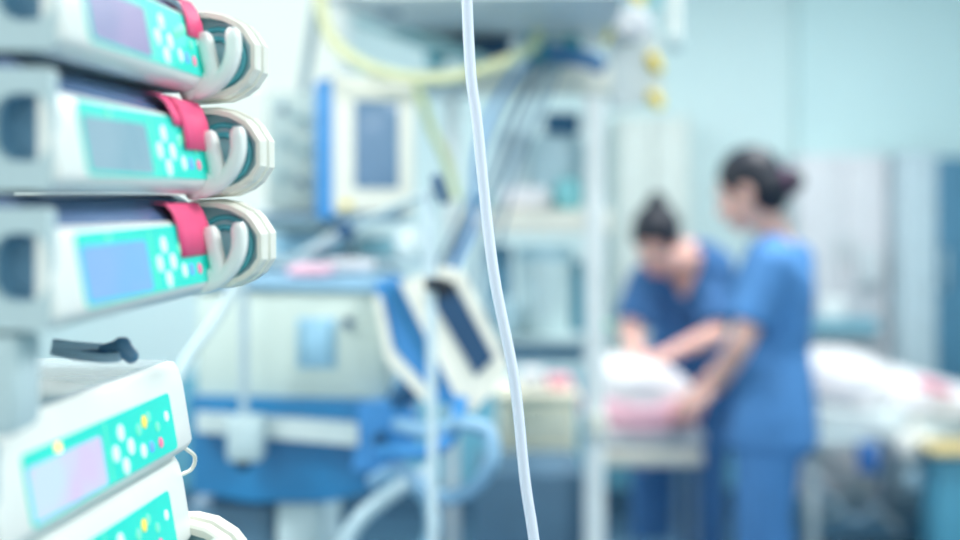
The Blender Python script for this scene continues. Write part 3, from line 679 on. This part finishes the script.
b = BM(); cone(b, at(915, 428, Yd-.08), at(913, 414, Yd-.08), .022, .018); obj('neck', b, WHITE, t)
b = BM(); rbox(b, at(917, 478, Yd-.07), (.10, .05, .10), .02); solo('drain_bag', b, mat('misty_bag', (160, 190, 204), .4), 'misty drain bag below the white bottle', 'bag')
pack('blue_drain_bag', 860, 444, 880, 474, Yd-.06, .05, mat('blue_bag', (50, 110, 180), .5), 'bright blue bag hanging from the bed frame', 'bag', .01)
bed = bpy.data.objects['hospital_bed']
b = BM(); tube(b, [at(892, 446, Yd-.0), at(886, 470, Yd-.02), at(882, 494, Yd-.02)], .014); obj('strap', b, mat('dark_strap', (60, 96, 124), .7), bed, label='dark strap')
b = BM(); tube(b, [at(930, 446, Yd-.0), at(934, 485, Yd-.02), at(944, 520, Yd-.02)], .013); obj('strap', b, mat('dark_strap', (60, 96, 124), .7), bed, label='dark strap')
t = thing('ward_table', 'teal fronted table with ochre wooden edge at lower right', 'table', (at(1000, 0, 4.6).x, 4.8, 0))
b = BM(); pbox(b, 934, 450, 1090, 456, 4.6, .22, .003); obj('tabletop', b, OCHRE, t)
b = BM(); pbox(b, 938, 458, 1086, 650, 4.63, .18, .004); obj('front_panel', b, TEALW, t)

# ================================================================= the two nurses
def ering(c, A, B, a, b_, n=24, sq=.0):
    out = []
    for k in range(n):
        th = 2*PI*k/n; cs, sn = math.cos(th), math.sin(th)
        e = 2/(2.0+sq*2)
        x = math.copysign(abs(cs)**e, cs)*a; y = math.copysign(abs(sn)**e, sn)*b_
        out.append(V(c)+A*x+B*y)
    return out
def rounded(bm, p0, p1, r0, r1=None): capsule(bm, p0, p1, r0, r1, 16)

def hand(bm, wrist, dirv, palm_n, thumb_side, curl):
    """palm, four unequal bent fingers and a thumb rooted in the side of the palm"""
    d = V(dirv).normalized(); n_ = V(palm_n); n_ = (n_-d*n_.dot(d)).normalized(); s_ = d.cross(n_)*thumb_side
    w = V(wrist)
    loft(bm, [[w+d*t_+s_*(a*math.cos(2*PI*k/14))+n_*(b_*math.sin(2*PI*k/14)) for k in range(14)]
              for t_, a, b_ in ((-.02, .024, .019), (0, .025, .018), (.03, .036, .017), (.06, .041, .015), (.082, .040, .013), (.09, .036, .010))])
    for i, (off, ln, r_) in enumerate(((.029, .072, .0088), (.0100, .080, .0090), (-.010, .074, .0086), (-.028, .058, .0078))):
        p = w+d*(.080-.006*abs(i-1))+s_*off; a = .15+curl*.3; dd = d
        for j, fr in enumerate((.45, .32, .23)):
            dd = (d*math.cos(a)+n_*math.sin(a)+s_*(off*.9)).normalized()
            q_ = p+dd*ln*fr; capsule(bm, p, q_, r_*(1-.08*j), r_*(1-.08*(j+1)), 12); p = q_; a += curl
    p = w+d*.022+s_*.026; dd = (d*.75+s_*.62+n_*.25).normalized()
    for j, ln in enumerate((.038, .032, .026)):
        q_ = p+dd*ln; capsule(bm, p, q_, .012-.0013*j, .0105-.0013*j, 12); p = q_
        dd = (dd+n_*.22+d*.25).normalized()

def head(bm, C, f, u, sc=1.0):
    """C = centre of the skull; f = where the face looks, u = up"""
    f = V(f).normalized(); u = V(u); u = (u-f*u.dot(f)).normalized(); r_ = f.cross(u)
    R = M((r_, f, u)).transposed()
    P = lambda x, y, z: V(C)+R@V((x, y, z))*sc
    ellipsoid(bm, P(0, -.012, .022), (.074*sc, .092*sc, .086*sc), R)
    ellipsoid(bm, P(0, .022, -.028), (.060*sc, .066*sc, .082*sc), R)
    ellipsoid(bm, P(0, .058, -.086), (.026*sc, .026*sc, .022*sc), R)      # chin
    for s_ in (-1, 1):
        ellipsoid(bm, P(s_*.034, .064, -.030), (.022*sc, .018*sc, .022*sc), R)  # cheek
        ellipsoid(bm, P(s_*.076, -.004, -.006), (.010*sc, .020*sc, .030*sc), R) # ear
        ellipsoid(bm, P(s_*.028, .078, .020), (.024*sc, .010*sc, .008*sc), R)   # brow
    capsule(bm, P(0, .082, .006), P(0, .101, -.029), .008*sc, .012*sc)      # nose
    for s_ in (-1, 1): ellipsoid(bm, P(s_*.011, .092, -.034), (.009*sc, .011*sc, .008*sc), R)
    ellipsoid(bm, P(0, .084, -.060), (.024*sc, .010*sc, .012*sc), R)
    return P, R
def face_parts(P, R, root, sc=1.0):
    for s_ in (-1, 1):
        b = BM(); ellipsoid(b, P(s_*.031, .0735, .001), (.0140*sc, .0110*sc, .0070*sc), R, 16, 10); e = obj('eye', b, EYEW, root)
        b = BM(); ellipsoid(b, P(s_*.031, .0815, -.001), (.0060*sc, .0038*sc, .0056*sc), R, 12, 8); obj('iris', b, IRIS, e)
        b = BM(); tube(b, [P(s_*.014, .0885, .026), P(s_*.032, .088, .029), P(s_*.045, .080, .023)], .0032*sc, 8, 5); obj('eyebrow', b, HAIR, root)
    b = BM(); ellipsoid(b, P(0, .092, -.0565), (.021*sc, .006*sc, .0042*sc), R, 14, 8); ellipsoid(b, P(0, .0915, -.0635), (.018*sc, .006*sc, .0048*sc), R, 14, 8)
    obj('mouth', voxel(b, .002, 2), LIPS, root)

def torso_rings(bm, rings, A, grow=0.0, drop=0):
    """rings = (centre, half width, half depth, up direction)"""
    lp = []
    for c, a, b_, up in rings:
        up = V(up).normalized(); Ax = (A-up*A.dot(up)).normalized(); Bx = up.cross(Ax)
        lp.append(ering(c, Ax, Bx, a+grow, b_+grow, 28, .12))
    loft(bm, lp)

def nurse(root_label, base, fwd, hip, up_sp, K, heads, arms, legs, cloth, vneck, bun, hand_dirs, sleeve_len=.62):
    fwd = V(fwd).normalized(); A = fwd.cross(V((0, 0, 1))).normalized()      # A points to her right
    t = thing('person', root_label, 'person', base)
    hip = V(hip)
    # spine: list of (offset along, up direction)
    (neck, C, fh, uh) = heads
    neck = V(neck)
    sp = lambda s_: None
    up0, up1 = [V(x).normalized() for x in up_sp]
    waist = hip+up0*.17; chest = waist+((up0+up1)/2).normalized()*.17; shl = chest+up1*.135; nb = shl+up1*.045
    rings = [(hip-up0*.09, .150, .105, up0), (hip-up0*.02, .172, .122, up0), (hip+up0*.06, .158, .112, up0), (waist, .126, .094, up0),
             (waist+up0*.07, .134, .100, up0+up1), (chest+fwd*.010, .152, .118, up0+up1*2), (chest+up1*.07, .158, .104, up1), (shl, .148, .074, up1), (nb, .075, .056, up1)]
    body = BM(); torso_rings(body, rings, A)
    capsule(body, nb-up1*.03, neck, .056, .050); capsule(body, neck, V(C)-V(uh)*.03, .050, .050)
    K = K or 1.0
    P, R = head(body, C, fh, uh, K)
    shirt = BM(); torso_rings(shirt, [(hip-up0*.12, .176, .132, up0)]+[(c, a, b_, u_) for c, a, b_, u_ in rings[1:-1]]+[(nb-up1*.010, .088, .066, up1)], A, .016)
    slv = {}
    for sgn, (sh, el, wr) in zip((1, -1), arms):
        sh, el, wr = V(sh), V(el), V(wr)
        capsule(body, chest+up1*.08+A*sgn*.09, sh, .05, .050); capsule(body, sh, sh.lerp(el, .5), .049, .043); capsule(body, sh.lerp(el, .5), el, .043, .036)
        capsule(body, el, el.lerp(wr, .35), .037, .037); capsule(body, el.lerp(wr, .35), wr, .037, .0235)
        hd, pn, ts, cu = hand_dirs[0 if sgn == 1 else 1]
        hand(body, wr, hd, pn, ts, cu)
        capsule(shirt, shl+A*sgn*.06, sh, .066, .068); capsule(shirt, chest+up1*.08+A*sgn*.09, sh, .066, .068)
        e_ = sh.lerp(el, sleeve_len+.12); cone(shirt, sh, e_, .067, .069, 20)
        capsule(shirt, sh, sh.lerp(el, .1), .068, .066)
    pants = BM()
    torso_rings(pants, [(hip-up0*.16, .155, .115, up0), (hip-up0*.08, .176, .130, up0), (hip, .178, .130, up0), (hip+up0*.10, .150, .108, up0)], A, .004)
    shoes = []
    for sgn, (hj, kn, an) in zip((1, -1), legs):
        hj, kn, an = V(hj), V(kn), V(an)
        capsule(body, hj, kn, .082, .055); capsule(body, kn, kn.lerp(an, .35), .052, .054); capsule(body, kn.lerp(an, .35), an, .054, .036)
        capsule(body, an, an+fwd*.14+V((0, 0, -.045)), .036, .028)
        capsule(pants, hj, hj, .098, .098); cone(pants, hj, kn, .100, .082, 20); capsule(pants, kn, kn, .081, .081)
        cone(pants, kn, an+V((0, 0, .0)), .081, .078, 20)
        sb = BM(); capsule(sb, an+V((0, 0, -.045))-fwd*.03, an+V((0, 0, -.05))+fwd*.15, .046, .040); ellipsoid(sb, an+V((0, 0, -.02)), (.05, .05, .05)); shoes.append(sb)
    bo = obj('body', voxel(body, .0055, 3), SKIN, t, angle=180)
    face_parts(P, R, t, K)
    cut = None
    if vneck:
        vc = chest+up1*.135+fwd*.10
        Bd = up1.cross(A); 
        fr = (fwd-up1*fwd.dot(up1)).normalized()
        def cut(co):
            q_ = co-(chest+up1*.05); z = q_.dot(up1); x = q_.dot(A); y = q_.dot(fr)
            return y > .02 and z > 0 and abs(x) < .006+z*.50 and z < .17 and abs(x) < .062
    so = obj('scrub_top', voxel(shirt, .008, 3, cut), cloth, t, angle=180)
    b = BM(); rbox(b, hip+A*(-.07)+fwd*.128+up0*.02, (.10, .006, .10), .002, M((A, fwd, V((0, 0, 1)))).transposed()); obj('pocket', b, cloth, so)
    obj('scrub_trousers', voxel(pants, .009, 4), cloth, t, angle=180)
    for sb in shoes: obj('shoe', voxel(sb, .008, 2), SHOE, t)
    # hair: cap over the skull that leaves the face free
    h = BM(); ellipsoid(h, P(0, -.022, .034), (.084*K, .096*K, .090*K), R); ellipsoid(h, P(0, -.050, -.012), (.080*K, .070*K, .084*K), R)
    for s_ in (-1, 1): ellipsoid(h, P(s_*.066, .004, .030), (.016, .044, .040), R)
    capsule(h, P(0, -.09, -.01), P(*bun[0]), .026, .03); ellipsoid(h, P(*bun[0]), bun[1], R)
    ho = obj('hair', voxel(h, .006, 2, lambda co: (R.transposed()@(co-V(C))).y > .062 and (R.transposed()@(co-V(C))).z < .062), HAIR, t)
    if bun[2]:
        b = BM(); c0 = P(*bun[2]); ax = (V(P(*bun[0]))-V(P(0, -.08, bun[2][2]))).normalized(); x1, y1, _ = frame(ax)
        tube(b, [c0+(x1*math.cos(2*PI*k/16)+y1*math.sin(2*PI*k/16))*.037 for k in range(17)], .012, 8, 0); obj('hair_tie', b, PLUM, ho, label='plum hair tie')
    return t

# standing nurse, right of centre, seen from her left and slightly behind
Y2 = 4.2
h_ = at(772, 404, Y2)
f2 = V((-.93, .36, 0)).normalized(); R2 = f2.cross(V((0, 0, 1)))
nurse('person in blue scrubs standing right of the cot, dark hair in a bun', (h_.x, Y2, 0), f2, h_, ((.03, 0, 1), (.01, 0, 1)), 1.08,
      (at(771, 224, Y2), at(748, 190, Y2), (-.86, .30, -.42), (-.42, .14, .9)),
      [(at(787, 264, Y2)+R2*.155, at(758, 335, Y2)+R2*.20, at(700, 388, Y2+.14)),
       (at(781, 264, Y2)-R2*.155, at(752, 338, Y2)-R2*.20, at(715, 388, Y2-.06))],
      [(h_+R2*.085-V((0, 0, .05)), V((h_.x-.03, Y2, .47))+R2*.09, V((h_.x+.02, Y2, .10))+R2*.10),
       (h_-R2*.085-V((0, 0, .05)), V((h_.x-.02, Y2, .47))-R2*.09, V((h_.x+.0, Y2, .10))-R2*.10)],
      SCRUB, False, ((0, -.128, -.030), (.040, .036, .036), (0, -.116, -.024)),
      [((-.7, .1, -.6), (0, 0, -1), 1, .35), ((-.72, .2, -.62), (.2, .3, -1), -1, .35)])

# bending nurse behind the cot, facing us
Y1 = 4.98
h_ = at(690, 372, Y1)
f1 = V((-.30, -.95, 0)).normalized(); R1 = f1.cross(V((0, 0, 1)))
u0 = V((-.06, -.25, .95)).normalized(); u1 = V((-.10, -.50, .84)).normalized()
shc = at(674, 272, Y1-.24)
nurse('person in blue v-neck scrubs bending over the cot, reaching for the white bundle', (h_.x, Y1, 0), f1, h_, (u0, u1), None,
      (at(664, 262, Y1-.32), at(656, 240, Y1-.40), (-.22, -.66, -.72), (-.14, -.66, .72)),
      [(at(645, 285, Y1-.24), at(630, 330, Y1-.30), at(636, 352, Y1-.46)),
       (at(708, 284, Y1-.20), at(717, 334, Y1-.30), at(672, 352, Y1-.44))],
      [(h_+R1*.085-V((0, 0, .05)), V((at(652, 0, Y1).x, Y1-.02, .48)), V((at(650, 0, Y1).x, Y1+.02, .10))),
       (h_-R1*.085-V((0, 0, .05)), V((at(703, 0, Y1).x, Y1-.02, .48)), V((at(704, 0, Y1).x, Y1+.02, .10)))],
      SCRUB2, True, ((0, -.072, .108), (.036, .034, .046), None),
      [((.2, -.5, -.6), (.2, .2, -1), 1, .3), ((-.85, -.45, -.25), (0, .2, -1), -1, .3)], .70)


# ================================================================= light, sky, camera
W = bpy.data.worlds.new('World'); S.world = W; W.use_nodes = True
bg = W.node_tree.nodes['Background']; bg.inputs['Color'].default_value = (.84, .96, .93, 1); bg.inputs['Strength'].default_value = 1.2
cam = bpy.data.cameras.new('camera'); co = bpy.data.objects.new('camera', cam); COL.objects.link(co)
co.location = (0, 0, EYE); co.rotation_euler = (PI/2, 0, 0)
cam.lens = 50; cam.sensor_width = 36; cam.shift_y = -(270-HOR)/960
cam.clip_start = .02
cam.dof.use_dof = True; cam.dof.focus_distance = 1.08; cam.dof.aperture_fstop = 2.05; cam.dof.aperture_blades = 0
S.camera = co
S.view_settings.view_transform = 'Standard'; S.view_settings.look = 'None'; S.view_settings.gamma = 1
S.view_settings.use_curve_mapping = False; S.view_settings.exposure = -.06
